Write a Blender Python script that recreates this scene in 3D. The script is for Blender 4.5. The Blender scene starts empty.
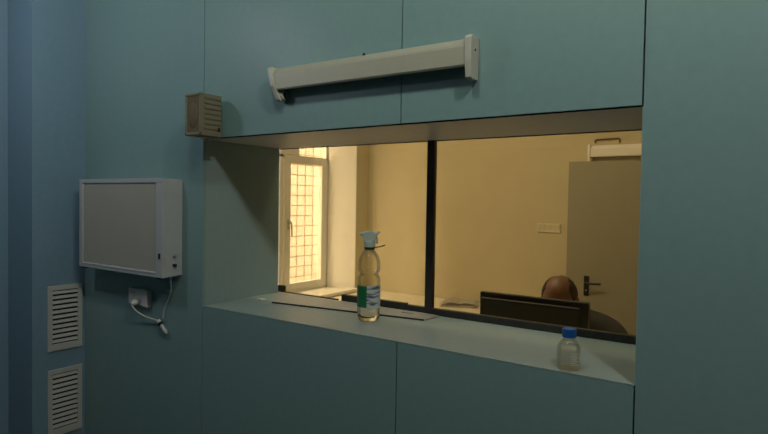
import bpy, bmesh, math, random
from mathutils import Vector, Matrix
random.seed(4)
C = bpy.context.scene
COL = C.collection
# ------------------------------------------------------------------ dimensions (metres; z=0 is the top of the sill)
W, H, D = 1.894, 0.78, 0.496        # opening of the observation window: width, height, wall thickness
FL, CE = -1.18, 2.42                # floor, ceiling
XL, XB = -1.339, -1.052             # left wall, side of the boxing in the corner
YB = 3.0                            # back wall of the control room
XC = -1.218                         # left wall of the control room
# ------------------------------------------------------------------ helpers
def obj(name, bm, mat, parent=None, smooth=False, bevel=0.0, seg=2):
    me = bpy.data.meshes.new(name)
    bmesh.ops.recalc_face_normals(bm, faces=bm.faces)
    if smooth:
        for f in bm.faces: f.smooth = True
    bm.to_mesh(me); bm.free()
    for m in (mat if isinstance(mat, (list, tuple)) else [mat]): me.materials.append(m)
    o = bpy.data.objects.new(name, me); COL.objects.link(o)
    if parent is not None:
        o.parent = parent
        o.matrix_parent_inverse = Matrix.Identity(4)
    if bevel:
        b = o.modifiers.new('edge', 'BEVEL'); b.width = bevel; b.segments = seg; b.limit_method = 'ANGLE'; b.angle_limit = 0.7
    return o
def tag(o, label, cat, group=None, kind=None):
    o['label'] = label; o['category'] = cat
    if group: o['group'] = group
    if kind: o['kind'] = kind
    return o
def thing(name, label, cat, loc=(0, 0, 0), rz=0.0, group=None):
    o = bpy.data.objects.new(name, None); COL.objects.link(o)
    o.empty_display_size = 0.05
    o.location = loc; o.rotation_euler = (0, 0, rz)
    return tag(o, label, cat, group)
def struct(name, bm, mat, parent=None, **k):
    o = obj(name, bm, mat, parent, **k)
    if parent is None: o['kind'] = 'structure'
    return o
def box(bm, x0, x1, y0, y1, z0, z1, mi=0):
    v = [bm.verts.new((x, y, z)) for x in (x0, x1) for y in (y0, y1) for z in (z0, z1)]
    for q in ((0, 1, 3, 2), (4, 6, 7, 5), (0, 4, 5, 1), (2, 3, 7, 6), (0, 2, 6, 4), (1, 5, 7, 3)):
        f = bm.faces.new([v[i] for i in q]); f.material_index = mi
    return bm
def B(*a): return box(bmesh.new(), *a)
def prism(bm, pts, d0, d1, axis, shear=None):
    """outline pts extruded along axis: 'x' pts=(y,z), 'y' pts=(x,z), 'z' pts=(x,y)"""
    def P(p, d):
        v = {'x': (d, p[0], p[1]), 'y': (p[0], d, p[1]), 'z': (p[0], p[1], d)}[axis]
        return shear(v) if shear else v
    a = [bm.verts.new(P(p, d0)) for p in pts]; b = [bm.verts.new(P(p, d1)) for p in pts]
    n = len(pts)
    bm.faces.new(a); bm.faces.new(b[::-1])
    for i in range(n): bm.faces.new((a[i], b[i], b[(i + 1) % n], a[(i + 1) % n]))
    return bm
def lathe(bm, prof, c=(0, 0, 0), seg=40, wob=None):
    rings = []
    for r, z in prof:
        if r < 1e-5: rings.append([bm.verts.new((c[0], c[1], c[2] + z))])
        else: rings.append([bm.verts.new((c[0] + r * math.cos(2 * math.pi * i / seg), c[1] + r * math.sin(2 * math.pi * i / seg), c[2] + z)) for i in range(seg)])
    for a, b in zip(rings, rings[1:]):
        for i in range(seg):
            j = (i + 1) % seg
            q = [a[i % len(a)], a[j % len(a)], b[j % len(b)], b[i % len(b)]]
            u = []
            for v in q:
                if v not in u: u.append(v)
            if len(u) > 2: bm.faces.new(u)
    return bm
def smoothpath(pts, n=8):
    pts = [Vector(p) for p in pts]; out = []
    for i in range(len(pts) - 1):
        p0, p1, p2, p3 = pts[max(i - 1, 0)], pts[i], pts[i + 1], pts[min(i + 2, len(pts) - 1)]
        for k in range(n):
            t = k / n
            out.append(0.5 * ((2 * p1) + (p2 - p0) * t + (2 * p0 - 5 * p1 + 4 * p2 - p3) * t * t + (3 * p1 - p0 - 3 * p2 + p3) * t ** 3))
    out.append(pts[-1]); return out
def tube(bm, pts, r, seg=10):
    """swept tube; r a number or a list of radii"""
    pts = [Vector(p) for p in pts]; n = len(pts)
    rr = r if isinstance(r, (list, tuple)) else [r] * n
    rings = []; up = None
    for i, p in enumerate(pts):
        t = (pts[min(i + 1, n - 1)] - pts[max(i - 1, 0)]).normalized()
        if up is None:
            up = t.orthogonal().normalized()
        up = (up - t * up.dot(t)).normalized(); s = t.cross(up)
        rings.append([bm.verts.new(p + (up * math.cos(2 * math.pi * k / seg) + s * math.sin(2 * math.pi * k / seg)) * rr[i]) for k in range(seg)])
    for a, b in zip(rings, rings[1:]):
        for k in range(seg): bm.faces.new((a[k], a[(k + 1) % seg], b[(k + 1) % seg], b[k]))
    bm.faces.new(rings[0][::-1]); bm.faces.new(rings[-1])
    return bm
def T(pts, r, seg=10): return tube(bmesh.new(), pts, r, seg)
def sphere(bm, c, r, u=24, v=16, m=None):
    mm = Matrix.Translation(Vector(c)) @ (m or Matrix.Identity(4)) @ Matrix.Diagonal((*(r if isinstance(r, (tuple, list)) else (r, r, r)), 1))
    bmesh.ops.create_uvsphere(bm, u_segments=u, v_segments=v, radius=1, matrix=mm)
    return bm
# ------------------------------------------------------------------ materials
def mat(name, col, rough=0.5, metal=0.0, spec=0.5, noise=0.0, scale=20.0, bump=0.0, bscale=200.0):
    m = bpy.data.materials.new(name); m.use_nodes = True
    nt = m.node_tree; b = nt.nodes['Principled BSDF']
    b.inputs['Base Color'].default_value = (*col, 1); b.inputs['Roughness'].default_value = rough
    b.inputs['Metallic'].default_value = metal; b.inputs['Specular IOR Level'].default_value = spec
    if noise or bump:
        tc = nt.nodes.new('ShaderNodeTexCoord')
    if noise:
        n = nt.nodes.new('ShaderNodeTexNoise'); n.inputs['Scale'].default_value = scale; n.inputs['Detail'].default_value = 5
        nt.links.new(tc.outputs['Object'], n.inputs['Vector'])
        r = nt.nodes.new('ShaderNodeValToRGB')
        r.color_ramp.elements[0].position = 0.3; r.color_ramp.elements[1].position = 0.7
        r.color_ramp.elements[0].color = (*[c * (1 - noise) for c in col], 1); r.color_ramp.elements[1].color = (*[min(1, c * (1 + noise)) for c in col], 1)
        nt.links.new(n.outputs['Fac'], r.inputs['Fac']); nt.links.new(r.outputs['Color'], b.inputs['Base Color'])
    if bump:
        n2 = nt.nodes.new('ShaderNodeTexNoise'); n2.inputs['Scale'].default_value = bscale
        nt.links.new(tc.outputs['Object'], n2.inputs['Vector'])
        bp = nt.nodes.new('ShaderNodeBump'); bp.inputs['Strength'].default_value = bump; bp.inputs['Distance'].default_value = 0.002
        nt.links.new(n2.outputs['Fac'], bp.inputs['Height']); nt.links.new(bp.outputs['Normal'], b.inputs['Normal'])
    return m
def clear(name, tint, refl=0.6, rough=0.02, ior=1.45):
    """thin clear sheet: tinted see-through with a fresnel reflection"""
    m = bpy.data.materials.new(name); m.use_nodes = True; nt = m.node_tree
    for n in list(nt.nodes): nt.nodes.remove(n)
    o = nt.nodes.new('ShaderNodeOutputMaterial'); mx = nt.nodes.new('ShaderNodeMixShader')
    t = nt.nodes.new('ShaderNodeBsdfTransparent'); t.inputs['Color'].default_value = (*tint, 1)
    g = nt.nodes.new('ShaderNodeBsdfGlossy'); g.inputs['Roughness'].default_value = rough
    f = nt.nodes.new('ShaderNodeFresnel'); f.inputs['IOR'].default_value = ior
    k = nt.nodes.new('ShaderNodeMath'); k.operation = 'MULTIPLY'; k.inputs[1].default_value = refl
    nt.links.new(f.outputs[0], k.inputs[0]); nt.links.new(k.outputs[0], mx.inputs[0])
    nt.links.new(t.outputs[0], mx.inputs[1]); nt.links.new(g.outputs[0], mx.inputs[2]); nt.links.new(mx.outputs[0], o.inputs['Surface'])
    return m
def hazy(name, col, fac):
    m = mat(name, col, 0.3); nt = m.node_tree
    mx = nt.nodes.new('ShaderNodeMixShader'); mx.inputs[0].default_value = fac
    t = nt.nodes.new('ShaderNodeBsdfTransparent'); t.inputs['Color'].default_value = (0.95, 0.95, 0.92, 1)
    nt.links.new(t.outputs[0], mx.inputs[1]); nt.links.new(nt.nodes['Principled BSDF'].outputs[0], mx.inputs[2])
    nt.links.new(mx.outputs[0], nt.nodes['Material Output'].inputs['Surface'])
    return m
def liquid(name, col, ior=1.33):
    m = mat(name, col, 0.0)
    b = m.node_tree.nodes['Principled BSDF']; b.inputs['Transmission Weight'].default_value = 1.0; b.inputs['IOR'].default_value = ior
    return m
M = dict(
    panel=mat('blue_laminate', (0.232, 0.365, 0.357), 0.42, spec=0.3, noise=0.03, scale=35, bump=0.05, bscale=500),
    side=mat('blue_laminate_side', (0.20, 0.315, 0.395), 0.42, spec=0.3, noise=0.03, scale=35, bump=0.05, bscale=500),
    rear=mat('dark_rear_wall', (0.07, 0.08, 0.085), 0.7, noise=0.05, scale=8),
    gap=mat('panel_joint', (0.02, 0.03, 0.035), 0.8),
    sill=mat('grey_laminate', (0.31, 0.40, 0.39), 0.4, spec=0.35, noise=0.03, scale=30),
    pswitch=mat('cream_switch_plastic', (0.66, 0.60, 0.44), 0.4),
    edge=mat('dark_board_edge', (0.035, 0.032, 0.028), 0.8),
    board=mat('pale_board', (0.34, 0.35, 0.335), 0.5, noise=0.04, scale=25),
    floor=mat('floor_linoleum', (0.05, 0.048, 0.045), 0.5, noise=0.15, scale=40),
    darkceil=mat('dark_exam_ceiling', (0.10, 0.105, 0.105), 0.6, noise=0.03, scale=20),  # unseen exam ceiling, darkened like floor and rear walls to cut bounced light
    head=mat('bounce_lit_laminate', (0.74, 0.70, 0.68), 0.45, spec=0.3, noise=0.03, scale=30),  # reveal laminate lightened to stand in for warm bounce from the control room
    reveal=mat('grey_blue_laminate', (0.29, 0.40, 0.40), 0.4, spec=0.35, noise=0.03, scale=30),
    ceil=mat('ceiling_paint', (0.72, 0.72, 0.70), 0.8, noise=0.02, scale=20),
    cream=mat('cream_wall_paint', (0.575, 0.51, 0.34), 0.75, noise=0.03, scale=4, bump=0.08, bscale=120),
    white=mat('white_paint', (0.86, 0.83, 0.76), 0.45, noise=0.02, scale=9),
    upvc=mat('white_window_plastic', (0.85, 0.83, 0.76), 0.3),
    black=mat('black_frame_metal', (0.030, 0.026, 0.022), 0.5, noise=0.2, scale=30),
    lamp=mat('ivory_enamel', (0.47, 0.45, 0.345), 0.4, noise=0.03, scale=25),
    cap=mat('ivory_plastic', (0.56, 0.54, 0.45), 0.35),
    dark=mat('dark_socket', (0.012, 0.012, 0.012), 0.7),
    enamel=mat('light_box_enamel', (0.50, 0.51, 0.51), 0.4, noise=0.02, scale=30),
    opal=mat('opal_diffuser', (0.46, 0.44, 0.36), 0.42, noise=0.03, scale=8),
    vent=mat('vent_plastic', (0.52, 0.51, 0.46), 0.5, noise=0.02, scale=30),
    beige=mat('beige_speaker_plastic', (0.21, 0.185, 0.115), 0.55, noise=0.05, scale=40),
    mesh=mat('brown_speaker_mesh', (0.15, 0.115, 0.06), 0.8, noise=0.25, scale=400, bump=0.4, bscale=900),
    steel=mat('zinc_steel', (0.55, 0.55, 0.53), 0.35, metal=0.9),
    socket=mat('socket_plastic', (0.74, 0.70, 0.66), 0.4),
    cable=mat('white_cable', (0.62, 0.62, 0.56), 0.45),
    cableg=mat('grey_cable', (0.50, 0.55, 0.54), 0.45),
    door=mat('grey_door_paint', (0.33, 0.31, 0.235), 0.5, noise=0.04, scale=6),
    handle=mat('black_handle', (0.02, 0.02, 0.018), 0.35),
    desk=mat('cream_desk_laminate', (0.78, 0.72, 0.58), 0.4, noise=0.03, scale=10),
    paper=mat('paper', (0.74, 0.71, 0.62), 0.7, noise=0.05, scale=60),
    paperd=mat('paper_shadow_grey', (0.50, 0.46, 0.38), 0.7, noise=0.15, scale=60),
    screen=mat('black_monitor_plastic', (0.020, 0.023, 0.024), 0.5, noise=0.15, scale=90),
    screenb=mat('black_monitor_back', (0.024, 0.027, 0.028), 0.55, noise=0.15, scale=90),
    lcd=mat('lcd_glass', (0.01, 0.01, 0.012), 0.15),
    skin=mat('skin', (0.155, 0.076, 0.042), 0.5, noise=0.08, scale=30),
    hair=mat('brown_hair', (0.045, 0.022, 0.012), 0.7, noise=0.35, scale=160, bump=0.5, bscale=300),
    jacket=mat('dark_jacket', (0.035, 0.033, 0.030), 0.8, noise=0.2, scale=80, bump=0.3, bscale=300),
    trousers=mat('dark_trousers', (0.03, 0.03, 0.035), 0.8, noise=0.2, scale=80),
    shoe=mat('black_shoe', (0.02, 0.02, 0.02), 0.4),
    eye=mat('eye_white', (0.75, 0.72, 0.68), 0.3),
    pet=clear('clear_bottle_plastic', (0.96, 0.97, 0.95), 0.55, 0.08, 1.42),
    glass=clear('clear_bottle_glass', (0.97, 0.97, 0.93), 0.6, 0.03, 1.45),
    lead=clear('yellowish_lead_glass', (0.97, 0.885, 0.72), 0.35, 0.0, 1.5),
    pane=clear('window_pane', (0.96, 0.96, 0.92), 0.5, 0.0, 1.45),
    saline=hazy('cloudy_liquid', (0.92, 0.88, 0.74), 0.22),
    water=liquid('water', (0.97, 0.97, 0.94)),
    green=mat('green_label', (0.015, 0.16, 0.055), 0.4, noise=0.08, scale=50),
    trig=mat('grey_blue_sprayer', (0.48, 0.56, 0.50), 0.4),
    bluecap=mat('blue_cap', (0.012, 0.10, 0.36), 0.35),
    print=mat('white_print', (0.62, 0.60, 0.52), 0.6),
    iron=mat('painted_iron_bar', (0.42, 0.29, 0.15), 0.6),
    facade=mat('yellow_plaster_facade', (0.15, 0.128, 0.105), 0.85, noise=0.06, scale=3),
    brown=mat('brown_cable', (0.20, 0.10, 0.04), 0.5),
    chairm=mat('chair_fabric', (0.03, 0.03, 0.04), 0.85, noise=0.2, scale=120),
)
# white-blue label with rows of small dark printing
def label_mat():
    m = bpy.data.materials.new('white_label_print'); m.use_nodes = True; nt = m.node_tree
    b = nt.nodes['Principled BSDF']; b.inputs['Roughness'].default_value = 0.45
    tc = nt.nodes.new('ShaderNodeTexCoord'); mp = nt.nodes.new('ShaderNodeMapping'); mp.inputs['Scale'].default_value = (16, 16, 95)
    v = nt.nodes.new('ShaderNodeTexNoise'); v.inputs['Scale'].default_value = 1.0; v.inputs['Detail'].default_value = 1.5
    r = nt.nodes.new('ShaderNodeValToRGB'); r.color_ramp.elements[0].position = 0.38; r.color_ramp.elements[1].position = 0.46
    r.color_ramp.elements[0].color = (0.12, 0.14, 0.20, 1); r.color_ramp.elements[1].color = (0.60, 0.66, 0.64, 1)
    nt.links.new(tc.outputs['Object'], mp.inputs['Vector']); nt.links.new(mp.outputs['Vector'], v.inputs['Vector'])
    nt.links.new(v.outputs['Fac'], r.inputs['Fac']); nt.links.new(r.outputs['Color'], b.inputs['Base Color'])
    return m
M['label'] = label_mat()
# ------------------------------------------------------------------ the exam room shell
XR, YR = 4.4, -3.8
CR = 2.5
G = 0.0025
bm = bmesh.new()
SK = 0.018
for x0, x1, z0, z1 in ((XL, 0.004, FL, CE), (0.004, 1.097, H, CE), (1.097, W, H, CE), (0.004, 1.097, FL, 0), (1.097, W, FL, 0), (W, XR, FL, CE)):
    a, b_ = (x0 + G if x0 != XL else x0), (x1 - G if x1 != XR else x1)
    box(bm, a, b_, 0, SK, (z0 + 0.004 if z0 == H else z0), (z1 - 0.004 if z1 == 0 else z1), 0)
# dark joints right behind the panels, then the wall itself
for x0, x1, z0, z1 in ((XL - 0.1, -0.004, FL, CE), (W + 0.004, XR, FL, CE), (-0.004, W + 0.004, H + 0.02, CE), (-0.004, W + 0.004, FL, -0.022)):
    box(bm, x0, x1, SK, SK + 0.01, z0, z1, 1)
    box(bm, x0, x1, SK + 0.01, D, z0, z1, 2)
box(bm, 0, W, 0.008, 0.0115, H, H + 0.02, 1)  # dark strip put in for the shade in the gap over the niche head
struct('wall_front', bm, [M['panel'], M['gap'], M['cream']])
bm = bmesh.new()
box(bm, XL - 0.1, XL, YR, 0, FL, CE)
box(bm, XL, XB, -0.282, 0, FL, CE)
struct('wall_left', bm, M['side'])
struct('wall_right', B(XR, XR + 0.1, YR, D, FL, CE), M['rear'])
struct('wall_rear', B(XL - 0.1, XR + 0.1, YR - 0.1, YR, FL, CE), M['rear'])
struct('floor', B(-1.7, XR + 0.1, YR - 0.1, YB + 0.1, FL - 0.1, FL), M['floor'])
bm = bmesh.new(); box(bm, -1.7, XR + 0.1, YR - 0.1, D, CE, CE + 0.1, 0); box(bm, -1.7, XR + 0.1, D, YB + 0.1, CE, CE + 0.1, 1)
struct('ceiling', bm, [M['darkceil'], M['ceil']])
# ------------------------------------------------------------------ the observation window
wn = bpy.data.objects.new('window_1', None); COL.objects.link(wn); wn['kind'] = 'structure'
obj('sill', prism(bmesh.new(), [(0.0, -0.0025), (0.0, 0.0), (D + 0.02, 0.0), (D + 0.02, -0.022), (0.021, -0.022), (0.021, -0.0025)], 0, W, 'x'), M['sill'], wn)
bm = bmesh.new(); box(bm, -0.004, 0.0, 0.001, D, 0, H); obj('reveal', bm, M['reveal'], wn)
bm = bmesh.new(); box(bm, W, W + 0.004, 0.001, D, 0, H); obj('reveal', bm, M['reveal'], wn)
obj('reveal_head', B(0, W, 0.012, D, H, H + 0.02), M['head'], wn)
GY = D
obj('mullion', B(0.925, 0.962, GY - 0.006, GY + 0.02, 0, H), M['black'], wn, bevel=0.002)
bm = bmesh.new()
box(bm, 0, W, GY + 0.003, GY + 0.016, H - 0.004, H)
box(bm, W - 0.003, W, GY, GY + 0.02, 0, H)
box(bm, 0, 0.41, GY, GY + 0.02, 0, 0.008)
obj('frame', bm, M['black'], wn)
obj('corner_block', B(0.002, 0.042, GY - 0.002, GY + 0.02, 0, 0.040), M['black'], wn, bevel=0.002)
bm = bmesh.new(); box(bm, 0.445, 0.824, GY - 0.004, GY + 0.02, 0, 0.036); box(bm, 0.824, W, GY - 0.004, GY + 0.02, 0, 0.030)
obj('rubber_strip', bm, M['black'], wn, bevel=0.002)
obj('glass_pane', B(0.003, 0.925, GY + 0.006, GY + 0.012, 0.001, H), M['lead'], wn)
obj('glass_pane', B(0.963, W - 0.003, GY + 0.006, GY + 0.012, 0.001, H), M['lead'], wn)
# ------------------------------------------------------------------ the control room shell
bm = bmesh.new()
box(bm, XC - 0.25, 3.0, YB, YB + 0.1, FL, CE)
struct('wall_back', bm, M['cream'])
struct('wall_control_room_right', B(CR, CR + 0.1, D, YB, FL, CE), M['cream'])
WY0, WY1, WZ0, WZ1 = 1.25, 2.665, -0.37, 1.45
bm = bmesh.new()
X0 = XC - 0.28
box(bm, X0, XC, D, WY0 - 0.1, FL, CE)
box(bm, X0, XC, WY0 - 0.1, 2.80, WZ1, CE); box(bm, X0, XC, WY0 - 0.1, 2.80, FL, WZ0 - 0.03)
prism(bm, [(XC, 2.80), (XC, YB), (X0, YB), (X0, WY1), (X0 + 0.03, WY1)], FL, CE, 'z')
struct('wall_left_control_room', bm, M['cream'])
# white plastered splay of the reveal
bm = bmesh.new()
prism(bm, [(XC, 2.798), (X0 + 0.03, 2.662), (X0 + 0.03, 2.656), (XC, 2.788)], WZ0, WZ1, 'z')
struct('trim_1', bm, M['white'])
w2 = bpy.data.objects.new('window_2', None); COL.objects.link(w2); w2['kind'] = 'structure'
FX = X0 + 0.03       # room side of the window frame (x = -1.468)
obj('sill', prism(bmesh.new(), [(FX - 0.03, WY0 - 0.1), (FX - 0.03, WY1), (XC, 2.79), (XC + 0.045, 2.79), (XC + 0.045, WY0 - 0.1)], WZ0 - 0.03, WZ0, 'z'), M['white'], w2, bevel=0.004)
bm = bmesh.new()
fx0, fx1 = FX - 0.06, FX - 0.01
box(bm, fx0, fx1, WY0 - 0.1, WY1, WZ0, WZ0 + 0.03)
box(bm, fx0, fx1, WY0 - 0.1, WY1, WZ1 - 0.06, WZ1)
box(bm, fx0, fx1, WY1 - 0.035, WY1, WZ0, WZ1)
box(bm, fx0, fx1, WY0 - 0.1, WY0 - 0.04, WZ0, WZ1)
box(bm, fx0, fx1, 1.95, 2.035, WZ0, WZ1); box(bm, fx0, fx1, 2.035, 2.24, 0.925, WZ1)
box(bm, fx0, fx1, WY0 - 0.1, WY1, 0.895, 0.925)
obj('frame', bm, M['upvc'], w2, bevel=0.004)
def sash(y0, y1, z0, z1, handle):
    a, b_ = FX - 0.05, FX
    bm = bmesh.new(); s = 0.075
    box(bm, a, b_, y0, y0 + s, z0, z1); box(bm, a, b_, y1 - s, y1, z0, z1)
    box(bm, a, b_, y0 + s, y1 - s, z0, z0 + s * 0.8); box(bm, a, b_, y0 + s, y1 - s, z1 - s * 0.8, z1)
    o = obj('sash', bm, M['upvc'], w2, bevel=0.005)
    obj('glass_pane', B(FX - 0.028, FX - 0.022, y0 + s * 0.8, y1 - s * 0.8, z0 + s * 0.7, z1 - s * 0.7), M['pane'], w2)
    if handle:
        hb = bmesh.new(); box(hb, FX, FX + 0.012, y0 + 0.03, y0 + 0.052, 0.23, 0.32)
        tube(hb, [(FX + 0.01, y0 + 0.041, 0.30), (FX + 0.04, y0 + 0.041, 0.30), (FX + 0.045, y0 + 0.045, 0.25), (FX + 0.045, y0 + 0.047, 0.17)], [0.008, 0.008, 0.008, 0.006])
        obj('handle', hb, M['steel'], o, bevel=0.001)
sash(2.045, 2.635, WZ0 + 0.03, 0.905, True)
sash(WY0 - 0.04, 1.945, WZ0 + 0.03, 0.905, False)
for y0, y1 in ((2.24, 2.632), (WY0 - 0.04, 1.95)):
    obj('glass_pane', B(FX - 0.032, FX - 0.026, y0, y1, 0.925, WZ1 - 0.06), M['pane'], w2)
# security grille and the house across the yard
t = thing('window_grille', 'rusty brown square-mesh security grille outside the yellow-lit window', 'grille', (X0 - 0.12, 0, 0))
for y in [1.1 + 0.115 * i for i in range(16)]: obj('vertical_bar', T([(0, y, WZ0 - 0.05), (0, y, WZ1 + 0.05)], 0.0048, 6), M['iron'], t)
for k in range(20):
    z = WZ0 + 0.02 + 0.10 * k
    if z < WZ1 + 0.05: obj('horizontal_bar', T([(0.008, 1.08, z), (0.008, 2.86, z)], 0.0048, 6), M['iron'], t)
for y in (1.1, 2.825):
    for z in (WZ0 + 0.17, 1.13): obj('fixing_pin', T([(0.0, y, z), (0.13, y, z)], 0.0048, 6), M['iron'], t)
tag(struct('neighbouring_facade', B(-4.9, -4.7, -3, 14, FL - 1.5, 5.5), M['facade']), 'sunlit yellow plaster facade seen beyond the barred window', 'building')
struct('ground', B(-12, -1.75, -12, 14, FL - 1.6, FL - 1.5), M['facade'])
# door of the control room
d = bpy.data.objects.new('door_1', None); COL.objects.link(d); d['kind'] = 'structure'
obj('leaf', B(0.837, 1.64, YB - 0.045, YB - 0.002, FL + 0.004, 0.853), M['door'], d, bevel=0.003)
hb = bmesh.new(); box(hb, 0.982, 1.022, YB - 0.056, YB - 0.045, -0.228, -0.068)
h_ = obj('handle', hb, M['handle'], d, bevel=0.004)
obj('lever', T(smoothpath([(1.002, YB - 0.05, -0.122), (1.002, YB - 0.10, -0.122), (1.022, YB - 0.105, -0.122), (1.125, YB - 0.10, -0.120)], 5), 0.0085), M['handle'], h_, smooth=True)
obj('keyhole', T([(1.002, YB - 0.058, -0.185), (1.002, YB - 0.05, -0.185)], 0.008, 14), M['steel'], h_)
# ------------------------------------------------------------------ germicidal / batten lamps
def batten(L, loc, label, lean=0.0, screw=True, mh='lamp', mc='cap'):
    t = thing('wall_lamp', label, 'lamp', loc, 0, 'long cream wall lamps with open undersides')
    def sh(v):
        x, y, z = v
        return (x + lean * max(0.0, 1 - x / L) * (-z / 0.14), y, z)
    prof = [(0, -0.004), (-0.034, -0.006), (-0.050, -0.026), (-0.053, -0.034), (-0.053, -0.092), (-0.048, -0.099), (-0.042, -0.095), (-0.010, -0.050), (0, -0.050)]
    obj('housing', prism(bmesh.new(), prof, 0.018, L - 0.022, 'x', sh), M[mh], t, bevel=0.0015)
    def cap(x0, x1, bot):
        p = [(0, 0.001), (-0.050, 0.001), (-0.060, -0.008), (-0.060, -0.080), (-bot, -0.134), (-bot + 0.006, -0.140), (-0.006, -0.140), (0, -0.132)]
        return prism(bmesh.new(), p, x0, x1, 'x', sh)
    a = obj('end_cap', cap(0, 0.022, 0.044), M[mc], t, bevel=0.003)
    b_ = obj('end_cap', cap(L - 0.024, L, 0.052), M[mc], t, bevel=0.003)
    for s, x, par in ((1, 0.020, a),):
        dx = lean * (1 - x / L) * 0.8 if s > 0 else 0
        lh = bmesh.new(); tube(lh, [(x + dx - s * 0.003, -0.022, -0.116), (x + dx + s * 0.016, -0.022, -0.116)], 0.017, 20)
        l_ = obj('lamp_holder', lh, M['cap'], par, smooth=False)
    for yy in (-0.043, -0.029):
        pass
    obj('holder_slot', B(0.036 + lean * .8, 0.0375 + lean * .8, -0.027, -0.017, -0.128, -0.104), M['dark'], a)
    if screw:
        bs = bmesh.new(); tube(bs, [(L, -0.030, -0.045), (L + 0.0015, -0.030, -0.045)], 0.004, 10); obj('screw', bs, M['dark'], b_)
        bs = bmesh.new(); tube(bs, [(L * 0.52, -0.036, -0.008), (L * 0.52, -0.036, -0.001)], 0.005, 10); obj('screw', bs, M['dark'], t)
    return t
fl = batten(0.919, (0.478, 0, 1.047), 'long cream wall lamp above the observation window, its tube missing', 0.040)
fl.rotation_euler = (0, 0.006, 0)
batten(0.90, (0.985, YB, 0.985), 'long cream wall lamp above the grey door in the yellow room', 0.0, False, 'white', 'white')
tag(obj('cable_loop', T(smoothpath([(1.032, YB - 0.012, 0.998), (1.034, YB - 0.012, 1.022), (1.06, YB - 0.012, 1.028), (1.19, YB - 0.012, 1.030), (1.214, YB - 0.012, 1.026), (1.216, YB - 0.012, 0.998)], 5), 0.006, 8), M['brown'], smooth=True), 'brown cable loop on the wall just above the lamp over the door', 'cable')
# ------------------------------------------------------------------ light box (film viewer)
t = thing('light_box', 'grey metal film viewer with a blank opal screen on the blue wall', 'light box', (-0.903, 0, 0.125))
LW, LD, LH = 0.751, 0.105, 0.472
bm = bmesh.new(); prism(bm, [(0, 0.006), (-LD + 0.012, 0), (-LD + 0.012, LH), (0, LH - 0.006)], 0, LW, 'x'); obj('body', bm, M['enamel'], t, bevel=0.002)
bm = bmesh.new(); y0, y1 = -LD - 0.004, -LD + 0.012
box(bm, 0, LW, y0, y1, LH - 0.021, LH); box(bm, 0, LW, y0, y1, 0, 0.021)
box(bm, 0, 0.034, y0, y1, 0.021, LH - 0.021); box(bm, LW - 0.053, LW, y0, y1, 0.021, LH - 0.021)
obj('front_frame', bm, M['enamel'], t, bevel=0.0012)
obj('screen', B(0.030, LW - 0.050, -LD + 0.002, -LD + 0.0125, 0.018, LH - 0.018), M['opal'], t)
obj('film_ledge', prism(bmesh.new(), [(y0 - 0.002, 0.016), (y0 - 0.002, 0.022), (-LD + 0.002, 0.026), (-LD + 0.002, 0.016)], 0.030, LW - 0.053, 'x'), M['enamel'], t)
obj('switch', B(LW - 0.026, LW - 0.014, y0 - 0.005, y0, 0.090, 0.116), M['dark'], t, bevel=0.001)
obj('fuse_knob', T([(LW, -0.045, 0.056), (LW + 0.012, -0.045, 0.056)], 0.008, 16), M['dark'], t)
obj('dimmer_mark', T([(LW, -0.043, 0.098), (LW + 0.004, -0.043, 0.098)], 0.008, 16), M['steel'], t)
for x in (0.02, LW - 0.05): obj('rubber_foot', B(x, x + 0.03, -LD, -LD + 0.03, -0.007, 0.001), M['dark'], t)
cord = smoothpath([(LW - 0.028, -0.045, 0.005), (LW - 0.033, -0.04, -0.02), (LW - 0.058, -0.02, -0.075), (LW - 0.101, -0.012, -0.135), (LW - 0.126, -0.012, -0.18), (LW - 0.128, -0.016, -0.222)], 8)
obj('power_cord', T(cord, 0.0044, 8), M['cableg'], t, smooth=True)
# socket, plug lead
t = thing('wall_socket', 'grey double wall socket under the film viewer', 'socket', (-0.492, 0, -0.012))
obj('plate', B(-0.088, 0.052, -0.020, 0, -0.042, 0.042), M['socket'], t, bevel=0.005)
obj('switch_block', B(0.054, 0.094, -0.028, 0, -0.044, 0.040), M['socket'], t, bevel=0.004)
obj('socket_ring', T([(-0.05, -0.019, 0.006), (-0.05, -0.0225, 0.006)], 0.022, 24), M['socket'], t)
t = thing('plug_lead', 'white plug lead hanging from the wall socket to an inline connector', 'cable', (-0.487, -0.02, -0.038))
obj('plug', T([(0, 0.0, 0.006), (0, -0.018, 0.002), (0.002, -0.032, -0.006), (0.004, -0.036, -0.014)], [0.017, 0.018, 0.013, 0.006], 16), M['cable'], t, smooth=True)
obj('cord', T(smoothpath([(0.004, -0.036, -0.012), (0.012, -0.03, -0.030), (0.035, -0.014, -0.052), (0.09, -0.004, -0.068), (0.150, 0.004, -0.074), (0.177, 0.006, -0.082)], 8), 0.0042, 8), M['cable'], t, smooth=True)
obj('connector', T([(0.170, 0.004, -0.070), (0.186, 0.004, -0.088), (0.198, 0.004, -0.096), (0.222, 0.004, -0.116), (0.240, 0.004, -0.130)], [0.007, 0.011, 0.0095, 0.0105, 0.007], 12), M['cable'], t, smooth=True)
obj('dark_collar', T([(0.184, 0.004, -0.084), (0.196, 0.004, -0.094)], 0.0125, 12), M['dark'], t)
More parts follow.
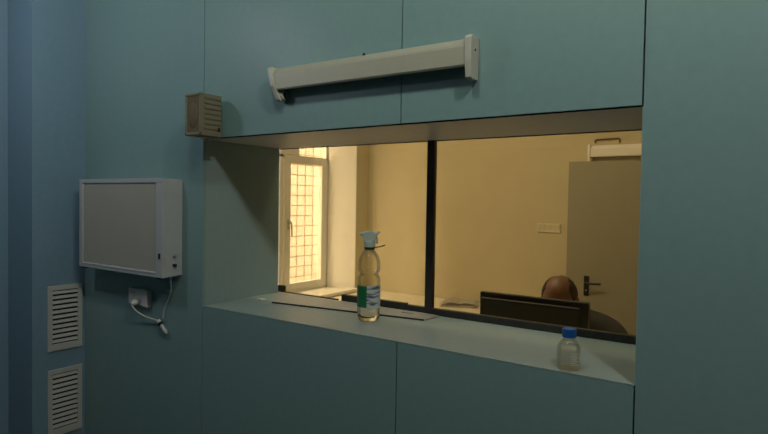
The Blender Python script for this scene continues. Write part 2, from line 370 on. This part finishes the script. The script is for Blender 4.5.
# ------------------------------------------------------------------ loudspeaker
t = thing('wall_speaker', 'small beige ribbed loudspeaker on a wall bracket beside the window', 'speaker', (0.114, 0, 0.869))
sw, sy0, sy1, sh = 0.051, -0.146, -0.028, 0.091
bm = bmesh.new()
prism(bm, [(-sw, sy0 + 0.010), (sw, sy0 + 0.010), (sw - 0.001, sy1), (-sw + 0.012, sy1)], -sh, sh, 'z')
nr = 7
for i in range(nr):
    z = -sh + 0.032 + i * (2 * sh - 0.05) / (nr - 1) - 0.004
    box(bm, -sw - 0.002, sw + 0.003, sy0 + 0.024, sy1 - 0.006, z, z + 0.013)
obj('cabinet', bm, M['beige'], t, bevel=0.002)
bm = bmesh.new()
for x0, x1, z0, z1 in ((-sw, -sw + 0.012, -sh, sh), (sw - 0.008, sw, -sh, sh), (-sw, sw, sh - 0.012, sh), (-sw, sw, -sh, -sh + 0.014)):
    box(bm, x0, x1, sy0, sy0 + 0.012, z0, z1)
obj('front_frame', bm, M['beige'], t, bevel=0.003)
bm = bmesh.new()
box(bm, -sw + 0.010, sw - 0.006, sy0 + 0.003, sy0 + 0.011, -sh + 0.012, sh - 0.010)
obj('grille', bm, M['mesh'], t)
bm = sphere(bmesh.new(), (0.002, sy0 + 0.004, -0.004), (0.034, 0.007, 0.058), 28, 14); obj('cone_cover', bm, M['mesh'], t, smooth=True)
obj('label_plate', B(sw + 0.0005, sw + 0.0035, sy1 - 0.024, sy1 - 0.012, -0.068, -0.050), M['dark'], t)
bm = bmesh.new(); tube(bm, [(-0.012, -0.075, -sh - 0.016), (-0.012, -0.075, -sh + 0.004)], 0.007, 12)
obj('bolt', bm, M['steel'], t)
bm = bmesh.new(); box(bm, -0.032, 0.008, -0.09, -0.001, -sh - 0.005, -sh - 0.001); box(bm, -0.032, 0.008, -0.006, 0, -sh - 0.003, sh - 0.03)
box(bm, -0.022, -0.002, sy1 - 0.004, -0.004, -0.03, 0.03)
obj('bracket', bm, M['steel'], t)
# ------------------------------------------------------------------ ventilation grilles
def vent(z0, z1, label):
    t = thing('ventilation_grille', label, 'vent', (XB, -0.113, (z0 + z1) / 2), 0, 'cream louvred vents on the left boxing')
    w, h = 0.094, (z1 - z0) / 2
    bm = bmesh.new(); fw = 0.026
    prism(bm, [(-w, -h), (w, -h), (w, -h + fw * 1.5), (-w, -h + fw * 1.5)], 0, 0.010, 'x')
    box(bm, 0, 0.010, -w, w, h - fw, h); box(bm, 0, 0.010, -w, -w + fw, -h + fw * 1.5, h - fw); box(bm, 0, 0.010, w - fw, w, -h + fw * 1.5, h - fw)
    obj('frame', bm, M['vent'], t, bevel=0.002)
    obj('backing', B(0.0004, 0.0012, -w + fw, w - fw, -h + fw, h - fw), M['dark'], t)
    n = 11; za = -h + fw * 1.5; zb = h - fw; st = (zb - za) / n
    for i in range(n):
        z = za + st * (i + 0.30)
        obj('slat', prism(bmesh.new(), [(0.0085, z - 0.002), (0.010, z), (0.0035, z + st * 0.56), (0.002, z + st * 0.56)], -w + fw, w - fw, 'y'), M['vent'], t)
vent(-0.355, 0.008, 'cream louvred vent on the blue boxing, the upper of two')
vent(-0.832, -0.459, 'cream louvred vent on the blue boxing, the lower of two')
# ------------------------------------------------------------------ on the sill
bm = bmesh.new(); prism(bm, [(0.212, 0.248), (0.998, 0.361), (1.015, 0.470), (0.975, 0.482), (0.012, 0.488)], 0.0, 0.007, 'z')
bd = tag(obj('loose_board', bm, M['board'], bevel=0.001), 'thin pale tapering board lying on the sill against the glass', 'board')
obj('front_edge', prism(bmesh.new(), [(0.210, 0.2465), (0.998, 0.3595), (0.998, 0.362), (0.210, 0.249)], 0.0003, 0.0075, 'z'), M['edge'], bd)  # dark strip along the front edge of the board
obj('slot', prism(bmesh.new(), [(0.846, 0.424), (0.900, 0.434), (0.898, 0.442), (0.844, 0.432)], 0.0066, 0.0076, 'z'), M['dark'], bd)
bm = bmesh.new(); bmesh.ops.create_icosphere(bm, subdivisions=3, radius=1)
for v in bm.verts:
    k = 1 + random.uniform(-0.22, 0.22)
    v.co = Vector((v.co.x * 0.022 * k, v.co.y * 0.014 * k, (v.co.z * 0.006 + 0.0055) * (1 if v.co.z < 0 else k)))
    v.co.z = max(v.co.z, 0)
s = tag(obj('paper_scrap', bm, M['paper']), 'tiny crumpled white scrap in the left corner of the sill', 'scrap'); s.location = (0.126, 0.262, 0.0005)
# spray bottle
SB = (0.802, 0.231, 0.0)
t = thing('spray_bottle', 'tall clear spray bottle with a green and white label on the sill', 'bottle', SB)
K = 0.86
outer = [(r_ * K, z_) for r_, z_ in [(0.0, 0.006), (0.020, 0.004), (0.030, 0.0), (0.046, 0.001), (0.053, 0.010), (0.056, 0.024), (0.057, 0.050), (0.0562, 0.056), (0.0562, 0.168), (0.057, 0.172), (0.056, 0.182), (0.050, 0.190), (0.046, 0.196), (0.047, 0.202),
         (0.054, 0.209), (0.056, 0.216), (0.0562, 0.226), (0.0555, 0.243), (0.0525, 0.259), (0.045, 0.275), (0.034, 0.289), (0.024, 0.298), (0.019, 0.303), (0.0185, 0.308), (0.0185, 0.314)]]
obj('body', lathe(bmesh.new(), outer, seg=48), M['pet'], t, smooth=True)
wl = [(0.0, 0.0075)] + [(max(r - 0.0018, 0), z + 0.0015) for r, z in outer[1:8]] + [(0.0545 * K, 0.128), (0.0, 0.128)]
obj('liquid', lathe(bmesh.new(), wl, seg=48), M['water'], t, smooth=True)
def sleeve(a0, a1, z0, z1, r, corner=0.0):
    bm = bmesh.new(); n = 26; vs = []
    for i in range(n + 1):
        a = math.radians(a0 + (a1 - a0) * i / n)
        vs.append([bm.verts.new((q * math.cos(a), q * math.sin(a), z)) for q, z in ((r, z0), (r, z1), (r - 0.0006, z1), (r - 0.0006, z0))])
    for a, b_ in zip(vs, vs[1:]):
        for k in range(4): bm.faces.new((a[k], b_[k], b_[(k + 1) % 4], a[(k + 1) % 4]))
    bm.faces.new(vs[0]); bm.faces.new(vs[-1][::-1])
    return bm
# camera sees the bottle from azimuth about -54 deg
obj('green_label', sleeve(-150, -64, 0.060, 0.150, 0.0575 * K), M['green'], t, smooth=False)
obj('white_label', sleeve(-64, 40, 0.056, 0.152, 0.0576 * K), M['label'], t, smooth=False)
obj('neck_ring', T([(0, 0, 0.300), (0, 0, 0.311)], 0.0215, 24), M['dark'], t)
# trigger head lies in the picture-facing plane
sp = obj('spray_head', lathe(bmesh.new(), [(0, 0.311), (0.023, 0.311), (0.024, 0.332), (0.019, 0.338), (0, 0.338)], seg=28), M['trig'], t, smooth=False, bevel=0.001)
ca, sa = math.cos(math.radians(34)), math.sin(math.radians(34))
def hp(u, v, z): return (u * ca - v * sa, u * sa + v * ca, z)
bm = bmesh.new()
outl = [(-0.022, 0.334), (0.020, 0.334), (0.024, 0.350), (0.034, 0.364), (0.046, 0.372), (0.043, 0.379), (0.022, 0.373), (0.012, 0.378), (-0.016, 0.378), (-0.022, 0.372), (-0.030, 0.375), (-0.036, 0.368), (-0.026, 0.352)]
prism(bm, [(a, b_) for a, b_ in outl], -0.016, 0.016, 'y')
for v in bm.verts: v.co = hp(*v.co)
obj('nozzle_body', bm, M['trig'], sp, bevel=0.004)
obj('nozzle', T([hp(-0.030, 0, 0.366), hp(-0.042, 0, 0.364)], 0.0075, 14), M['trig'], sp)
obj('trigger', T(smoothpath([hp(0.026, 0, 0.358), hp(0.031, 0, 0.346), hp(0.030, 0, 0.334), hp(0.036, 0, 0.326)], 5), [0.0045] * 15 + [0.004], 10), M['trig'], sp, smooth=True)
obj('cap_strap', T([hp(0.018, 0, 0.307), hp(0.045, -0.004, 0.313), hp(0.066, -0.004, 0.320)], 0.0028, 8), M['brown'], t)
# lab bottle
LB = 0.955
t = thing('lab_bottle', 'small clear glass bottle with a blue screw cap at the front of the sill', 'bottle', (1.697, 0.045, 0.0))
ob = [(0.0, 0.003), (0.024, 0.002), (0.031, 0.0), (0.0345, 0.005), (0.0352, 0.012), (0.0352, 0.066), (0.0335, 0.075), (0.028, 0.085), (0.021, 0.093), (0.0168, 0.098), (0.0158, 0.112)]
obj('body', lathe(bmesh.new(), ob, seg=48), M['glass'], t, smooth=True)
obj('liquid', lathe(bmesh.new(), [(0, 0.005), (0.030, 0.004), (0.0332, 0.010), (0.0332, 0.064), (0.031, 0.076), (0, 0.076)], seg=48), M['saline'], t, smooth=True)
def deg(o): return math.radians(o)
pm = bmesh.new()
for i in range(7):
    z = 0.020 + i * 0.006
    s_ = sleeve(-62, -30 if i % 2 else -22, z, z + 0.0012, 0.0358)
    tmp = bpy.data.meshes.new('tmp'); s_.to_mesh(tmp); s_.free(); pm.from_mesh(tmp); bpy.data.meshes.remove(tmp)
obj('graduation_marks', pm, M['print'], t)
bm = bmesh.new(); n = 40; rg = []
for z, r in ((0.103, 0.0205), (0.128, 0.0205), (0.1305, 0.0185)):
    rg.append([bm.verts.new(((r * (1 + (0.03 if i % 2 else 0) * (z < 0.129))) * math.cos(2 * math.pi * i / n), (r * (1 + (0.03 if i % 2 else 0) * (z < 0.129))) * math.sin(2 * math.pi * i / n), z)) for i in range(n)])
for a, b_ in zip(rg, rg[1:]):
    for i in range(n): bm.faces.new((a[i], a[(i + 1) % n], b_[(i + 1) % n], b_[i]))
bm.faces.new(rg[0][::-1]); bm.faces.new(rg[-1])
obj('screw_cap', bm, M['bluecap'], t); t.scale = (1, 1, LB)
# ------------------------------------------------------------------ control room furniture
def desk(x0, x1, y0, y1, top, label, rz=0):
    t = thing('desk', label, 'desk', ((x0 + x1) / 2, (y0 + y1) / 2, FL), 0, 'cream desks in the yellow room')
    w, d_ = (x1 - x0) / 2, (y1 - y0) / 2; h = top - FL
    obj('desktop', B(-w, w, -d_, d_, h - 0.025, h), M['desk'], t, bevel=0.003)
    for s in (-1, 1): obj('side_panel', B(s * (w - 0.03) - 0.011, s * (w - 0.03) + 0.011, -d_ + 0.04, d_ - 0.02, 0, h - 0.025), M['desk'], t)
    obj('back_panel', B(-w + 0.04, w - 0.04, d_ - 0.04, d_ - 0.022, 0.25, h - 0.025), M['desk'], t)
DT = -0.405
desk(XC + 0.05, -0.575, 2.02, YB - 0.004, DT, 'cream desk in the corner beside the bright barred window')
desk(-0.568, 0.62, 2.20, YB - 0.004, DT, 'cream desk against the yellow wall with papers on it')
desk(0.45, 2.10, 0.56, 1.12, -0.43, 'cream desk under the black monitor behind the glass')
# papers
P = [('paper_sheaf', 'folded stack of papers lying on the desk behind the mullion', (-0.03, 2.76, DT), 0.38)]
t = thing('paper_sheaf', P[0][1], 'papers', P[0][2], P[0][3])
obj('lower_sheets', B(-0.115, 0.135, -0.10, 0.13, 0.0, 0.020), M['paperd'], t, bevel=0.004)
bm = bmesh.new()
n = 10
for i in range(n + 1):
    x = -0.165 + 0.33 * i / n; zz = 0.026 + 0.024 * abs(math.sin(i * 0.62)) - (0.012 if i in (0, n) else 0)
    a = [bm.verts.new((x, y, zz + 0.006 * math.sin(y * 30 + i))) for y in (-0.12, 0.0, 0.14)]
    if i:
        for k in range(2): bm.faces.new((pv[k], a[k], a[k + 1], pv[k + 1]))
    pv = a
r = bmesh.ops.solidify(bm, geom=bm.faces[:], thickness=0.005)
obj('top_sheets', bm, M['paper'], t)
# switches on the back wall
t = thing('light_switch', 'cream triple light switch on the yellow wall beside the door', 'switch', (0.672, YB, 0.303))
obj('plate', B(-0.10, 0.10, -0.010, 0, -0.038, 0.038), M['pswitch'], t, bevel=0.003)
for k in (-1, 0, 1): obj('rocker', prism(bmesh.new(), [(-0.010, -0.026), (-0.018, 0.026), (-0.010, 0.026)], k * 0.062 - 0.026, k * 0.062 + 0.026, 'x'), M['pswitch'], t)
# monitor
t = thing('computer_monitor', 'black computer monitor seen from behind in front of the seated man', 'monitor', (1.312, 0.80, -0.43), math.radians(0.8))
obj('bezel', B(-0.256, 0.250, 0.0, 0.030, 0.185, 0.508), M['screen'], t, bevel=0.004)
bm = bmesh.new(); prism(bm, [(0.0, 0.200), (-0.010, 0.204), (-0.012, 0.482), (0.0, 0.485)], -0.245, 0.215, 'x'); obj('back_shell', bm, M['screenb'], t, bevel=0.004)
obj('screen', B(-0.25, 0.25, 0.0295, 0.0312, 0.20, 0.495), M['lcd'], t)
obj('neck', B(-0.035, 0.035, -0.045, -0.018, 0.012, 0.36), M['screen'], t, bevel=0.004)
obj('foot', lathe(bmesh.new(), [(0, 0), (0.12, 0), (0.12, 0.008), (0.05, 0.016), (0, 0.016)], (0, -0.01, 0), 36), M['screen'], t)
# office chair under the man
t = thing('office_stool', 'black round stool carrying the seated man behind the monitor', 'stool', (1.305, 1.66, FL))
obj('seat', lathe(bmesh.new(), [(0, 0.375), (0.18, 0.375), (0.195, 0.385), (0.195, 0.415), (0.17, 0.425), (0, 0.425)], seg=40), M['chairm'], t)
obj('gas_column', T([(0, 0, 0.09), (0, 0, 0.376)], 0.025, 16), M['steel'], t)
for k in range(5):
    a = k * 2 * math.pi / 5 + 0.3
    l_ = obj('leg', T([(0, 0, 0.11), (0.27 * math.cos(a), 0.27 * math.sin(a), 0.075)], [0.024, 0.014]), M['handle'], t)
    obj('caster', T([(0.27 * math.cos(a) - 0.018 * math.sin(a), 0.27 * math.sin(a) + 0.018 * math.cos(a), 0.03), (0.27 * math.cos(a) + 0.018 * math.sin(a), 0.27 * math.sin(a) - 0.018 * math.cos(a), 0.03)], 0.03, 16), M['handle'], l_)
# ------------------------------------------------------------------ the man
def skin_mesh(chains, extra=None, voxel=0.0, sub=1, smooth_it=0):
    """chains: list of (points, radii, root index in chain 0's numbering or None) grown by skin modifiers"""
    bmo = bmesh.new()
    dg = None
    for pts, rad in chains:
        me = bpy.data.meshes.new('chain')
        me.from_pydata([tuple(p) for p in pts], [(i, i + 1) for i in range(len(pts) - 1)], [])
        o = bpy.data.objects.new('chain', me); COL.objects.link(o)
        o.modifiers.new('s', 'SKIN'); me.skin_vertices[0].data[0].use_root = True
        for i, r_ in enumerate(rad):
            me.skin_vertices[0].data[i].radius = r_ if isinstance(r_, (tuple, list)) else (r_, r_)
        s2 = o.modifiers.new('u', 'SUBSURF'); s2.levels = s2.render_levels = 2
        dg = bpy.context.evaluated_depsgraph_get(); dg.update()
        ev = o.evaluated_get(dg); m2 = bpy.data.meshes.new_from_object(ev)
        bmo.from_mesh(m2)
        bpy.data.objects.remove(o); bpy.data.meshes.remove(me); bpy.data.meshes.remove(m2)
    if extra: extra(bmo)
    if voxel:
        me = bpy.data.meshes.new('vox'); bmo.to_mesh(me); bmo.free()
        o = bpy.data.objects.new('vox', me); COL.objects.link(o)
        r_ = o.modifiers.new('r', 'REMESH'); r_.mode = 'VOXEL'; r_.voxel_size = voxel
        if smooth_it:
            s_ = o.modifiers.new('c', 'SMOOTH'); s_.iterations = smooth_it; s_.factor = 0.5
        dg = bpy.context.evaluated_depsgraph_get(); dg.update()
        m2 = bpy.data.meshes.new_from_object(o.evaluated_get(dg))
        bmo = bmesh.new(); bmo.from_mesh(m2)
        bpy.data.objects.remove(o); bpy.data.meshes.remove(me); bpy.data.meshes.remove(m2)
    return bmo
HC = Vector((1.303, 1.245, 0.008))                      # centre of the skull
RH = Matrix.Rotation(math.radians(4), 4, 'Z') @ Matrix.Rotation(math.radians(34), 4, 'X')   # bowed towards the desk (-y)
def hd(x, y, z): return HC + (RH @ Vector((x, y, z)))
NK = Vector((1.300, 1.42, -0.085)); CH = Vector((1.305, 1.50, -0.22)); BL = Vector((1.305, 1.58, -0.45)); PV = Vector((1.305, 1.64, -0.62))
def arm(s):
    return [NK + Vector((s * 0.10, 0.02, -0.045)), Vector((1.305 + s * 0.215, 1.46, -0.165)), Vector((1.305 + s * 0.315, 1.36, -0.29)), Vector((1.305 + s * 0.33, 1.24, -0.370)), Vector((1.305 + s * 0.24, 1.10, -0.378)), Vector((1.305 + s * 0.165, 0.995, -0.388))]
def leg(s):
    return [PV + Vector((s * 0.09, 0, -0.01)), Vector((1.305 + s * 0.13, 1.42, -0.63)), Vector((1.305 + s * 0.15, 1.23, -0.645)), Vector((1.305 + s * 0.15, 1.22, -0.90)), Vector((1.305 + s * 0.15, 1.25, -1.10)), Vector((1.305 + s * 0.16, 1.16, -1.145)), Vector((1.305 + s * 0.165, 1.08, -1.155))]
body = [
    ([PV, BL, CH, NK, hd(0.0, 0.03, -0.06), hd(0, 0.0, 0.0)], [(0.16, 0.11), (0.15, 0.11), (0.16, 0.11), (0.066, 0.066), (0.06, 0.06), (0.06, 0.06)]),
]
for s in (-1, 1):
    body.append((arm(s), [0.06, 0.058, 0.047, 0.040, 0.032, (0.032, 0.020)]))
    body.append((leg(s), [0.095, 0.085, 0.06, 0.052, 0.036, 0.034, 0.026]))
    wr = arm(s)[-1]; dr = (arm(s)[-1] - arm(s)[-2]).normalized(); sd = Vector((-dr.y, dr.x, 0)).normalized()
    pal = wr + dr * 0.075
    body.append(([wr, wr + dr * 0.04, pal], [(0.028, 0.018), (0.040, 0.016), (0.040, 0.014)]))
    for k, ln in enumerate((0.066, 0.076, 0.070, 0.054)):
        off = sd * (0.030 - 0.020 * k) * (s)
        p0 = wr + dr * 0.066 + off
        body.append(([p0, p0 + dr * ln * 0.45 + Vector((0, 0, 0.006)), p0 + dr * ln * 0.8 + Vector((0, 0, -0.002)), p0 + dr * ln + Vector((0, 0, -0.014))], [0.0095, 0.009, 0.008, 0.0065]))
    tb = wr + dr * 0.018 + sd * s * 0.026
    body.append(([tb, tb + dr * 0.03 + sd * s * 0.022, tb + dr * 0.060 + sd * s * 0.028 + Vector((0, 0, -0.006))], [0.0125, 0.0105, 0.008]))
def head(bmo):
    def sp(c, r_, rot=None):
        m_ = Matrix.Translation(hd(*c)) @ RH @ (rot or Matrix.Identity(4)) @ Matrix.Diagonal((*r_, 1))
        bmesh.ops.create_uvsphere(bmo, u_segments=32, v_segments=22, radius=1, matrix=m_)
    sp((0, 0.012, 0.018), (0.087, 0.100, 0.101))       # skull
    sp((0, -0.028, 0.020), (0.078, 0.066, 0.072))      # forehead
    sp((0, -0.030, -0.060), (0.058, 0.058, 0.066))     # jaw
    sp((0, -0.062, -0.098), (0.026, 0.022, 0.020))     # chin
    sp((0, -0.094, -0.030), (0.013, 0.018, 0.026), Matrix.Rotation(-0.35, 4, 'X'))   # nose
    sp((0, -0.108, -0.044), (0.016, 0.013, 0.011))
    sp((0, -0.082, -0.069), (0.025, 0.011, 0.006)); sp((0, -0.082, -0.079), (0.022, 0.011, 0.007))   # lips
    for s in (-1, 1):
        sp((s * 0.031, -0.080, 0.014), (0.022, 0.012, 0.007))                                        # brow
        sp((s * 0.043, -0.062, -0.030), (0.022, 0.022, 0.020))                                       # cheek
        sp((s * 0.089, 0.012, -0.018), (0.009, 0.018, 0.031), Matrix.Rotation(s * 0.25, 4, 'Z'))     # ear
bm = skin_mesh(body, head, 0.0055, smooth_it=4)
man = obj('person', bm, M['skin'], smooth=True)
tag(man, 'balding man in dark clothes bowed behind the black monitor', 'person')
def part(name, chains, m, voxel=0.008, extra=None, sm=3): return obj(name, skin_mesh(chains, extra, voxel, smooth_it=sm), m, man, smooth=True)
jk = [([PV + Vector((0, 0, 0.03)), BL, CH, CH + Vector((0, -0.02, 0.07)), NK + Vector((0, 0.006, -0.012))], [(0.185, 0.13), (0.178, 0.13), (0.190, 0.13), (0.15, 0.105), (0.082, 0.080)])]
for s in (-1, 1):
    a = arm(s); a[-1] = a[-1] - (a[-1] - a[-2]) * 0.12
    jk.append(([NK + Vector((0, 0.02, -0.05))] + a, [0.075, 0.082, 0.084, 0.066, 0.056, 0.047, 0.040]))
part('jacket', jk, M['jacket'])
part('trousers', [(leg(s)[:5], [0.115, 0.10, 0.076, 0.068, 0.056]) for s in (-1, 1)] + [([PV + Vector((0, 0, 0.04)), PV + Vector((0, -0.05, -0.02))], [(0.17, 0.12), (0.17, 0.10)])], M['trousers'])
for s in (-1, 1):
    l_ = leg(s); part('shoe', [([l_[4] + Vector((0, 0.02, -0.020)), l_[5] + Vector((0, 0, 0.005)), l_[6] + Vector((0, -0.03, 0.008))], [0.043, 0.041, 0.030])], M['shoe'], 0.006)
# hair: sides and back of the skull, crown bare
bm = bmesh.new()
bmesh.ops.create_uvsphere(bm, u_segments=96, v_segments=64, radius=1)
kill = []
for v in bm.verts:
    x, y, z = v.co.x * 0.0905, v.co.y * 0.102, v.co.z * 0.103
    edge = 0.058 - 0.30 * max(0, y) + 0.002 * math.sin(y * 180)         # bare crown
    front = -0.052 + 0.02 * max(0, z / 0.1)
    ear = (abs(y - 0.0) < 0.026 and z < 0.004)
    keep = (abs(x) > edge or y > 0.075) and y > front and z > -0.055 and z < 0.088 and not ear
    if not keep: kill.append(v)
    k = 1 + random.uniform(-0.012, 0.018)
    v.co = hd(x * k, y * k + 0.012, z * k + 0.018)
bmesh.ops.delete(bm, geom=kill, context='VERTS')
bmesh.ops.solidify(bm, geom=bm.faces[:], thickness=0.006)
obj('hair', bm, M['hair'], man, smooth=True)
for s in (-1, 1): obj('eye', sphere(bmesh.new(), hd(s * 0.031, -0.0795, -0.004), 0.0105, 16, 10), M['eye'], man, smooth=True)
# ------------------------------------------------------------------ light
def area(name, loc, sx, sy, power, col, rot=(0, 0, 0), spread=None):
    l = bpy.data.lights.new(name, 'AREA'); l.shape = 'RECTANGLE'; l.size = sx; l.size_y = sy; l.energy = power; l.color = col
    if spread: l.spread = spread
    o = bpy.data.objects.new(name, l); COL.objects.link(o); o.location = loc; o.rotation_euler = rot
    return o
def bulb(loc, power, col, rad=0.09):
    l = bpy.data.lights.new('ceiling_lamp', 'POINT'); l.energy = power; l.color = col; l.shadow_soft_size = rad
    o = bpy.data.objects.new('ceiling_lamp', l); COL.objects.link(o); o.location = loc
bulb((-0.52, -1.08, 1.54), 11.5, (0.89, 0.91, 1.0))
bulb((1.30, -1.20, 2.25), 26.0, (0.90, 1.0, 0.86), 0.12)
bulb((2.72, -1.20, 2.25), 56.0, (1.0, 0.97, 0.88), 0.12)
area('control_room_fill', (0.25, 1.0, CE - 0.03), 1.4, 0.25, 30.0, (1.0, 0.98, 0.88))  # added unseen fill light, set near the window wall to spare the sill
# daylight
w = bpy.data.worlds.new('sky'); C.world = w; w.use_nodes = True
bg = w.node_tree.nodes['Background']; bg.inputs['Color'].default_value = (1.0, 0.92, 0.80, 1); bg.inputs['Strength'].default_value = 27.0
po = area('window_portal', (X0 - 0.06, (WY0 + WY1) / 2, (WZ0 + WZ1) / 2), WZ1 - WZ0, WY1 - WY0 + 0.1, 1.0, (1, 1, 1), (0, -math.pi / 2, 0))
po.data.cycles.is_portal = True
# ------------------------------------------------------------------ camera
F, yaw, pitch, roll, cx, cy, cz = 560.27, -0.5993, 0.0279, 0.0165, 2.1869, -1.6910, 0.5046
f = Vector((math.sin(yaw) * math.cos(pitch), math.cos(yaw) * math.cos(pitch), -math.sin(pitch)))
r = Vector((math.cos(yaw), -math.sin(yaw), 0)); u = r.cross(f)
r2 = math.cos(roll) * r + math.sin(roll) * u; u2 = -math.sin(roll) * r + math.cos(roll) * u
cam = bpy.data.cameras.new('camera'); co = bpy.data.objects.new('camera', cam); COL.objects.link(co)
cam.sensor_width = 36; cam.sensor_fit = 'HORIZONTAL'; cam.lens = F / 768 * 36; cam.clip_start = 0.02
co.matrix_world = Matrix(((r2.x, u2.x, -f.x, cx), (r2.y, u2.y, -f.y, cy), (r2.z, u2.z, -f.z, cz), (0, 0, 0, 1)))
C.camera = co
C.view_settings.view_transform = 'Standard'; C.view_settings.look = 'None'; C.view_settings.gamma = 1.0
C.view_settings.exposure = 0.0; C.view_settings.use_curve_mapping = False
C.cycles.use_denoising = True
C.cycles.max_bounces = 12; C.cycles.transparent_max_bounces = 16; C.cycles.transmission_bounces = 8
C.cycles.sample_clamp_indirect = 4.0
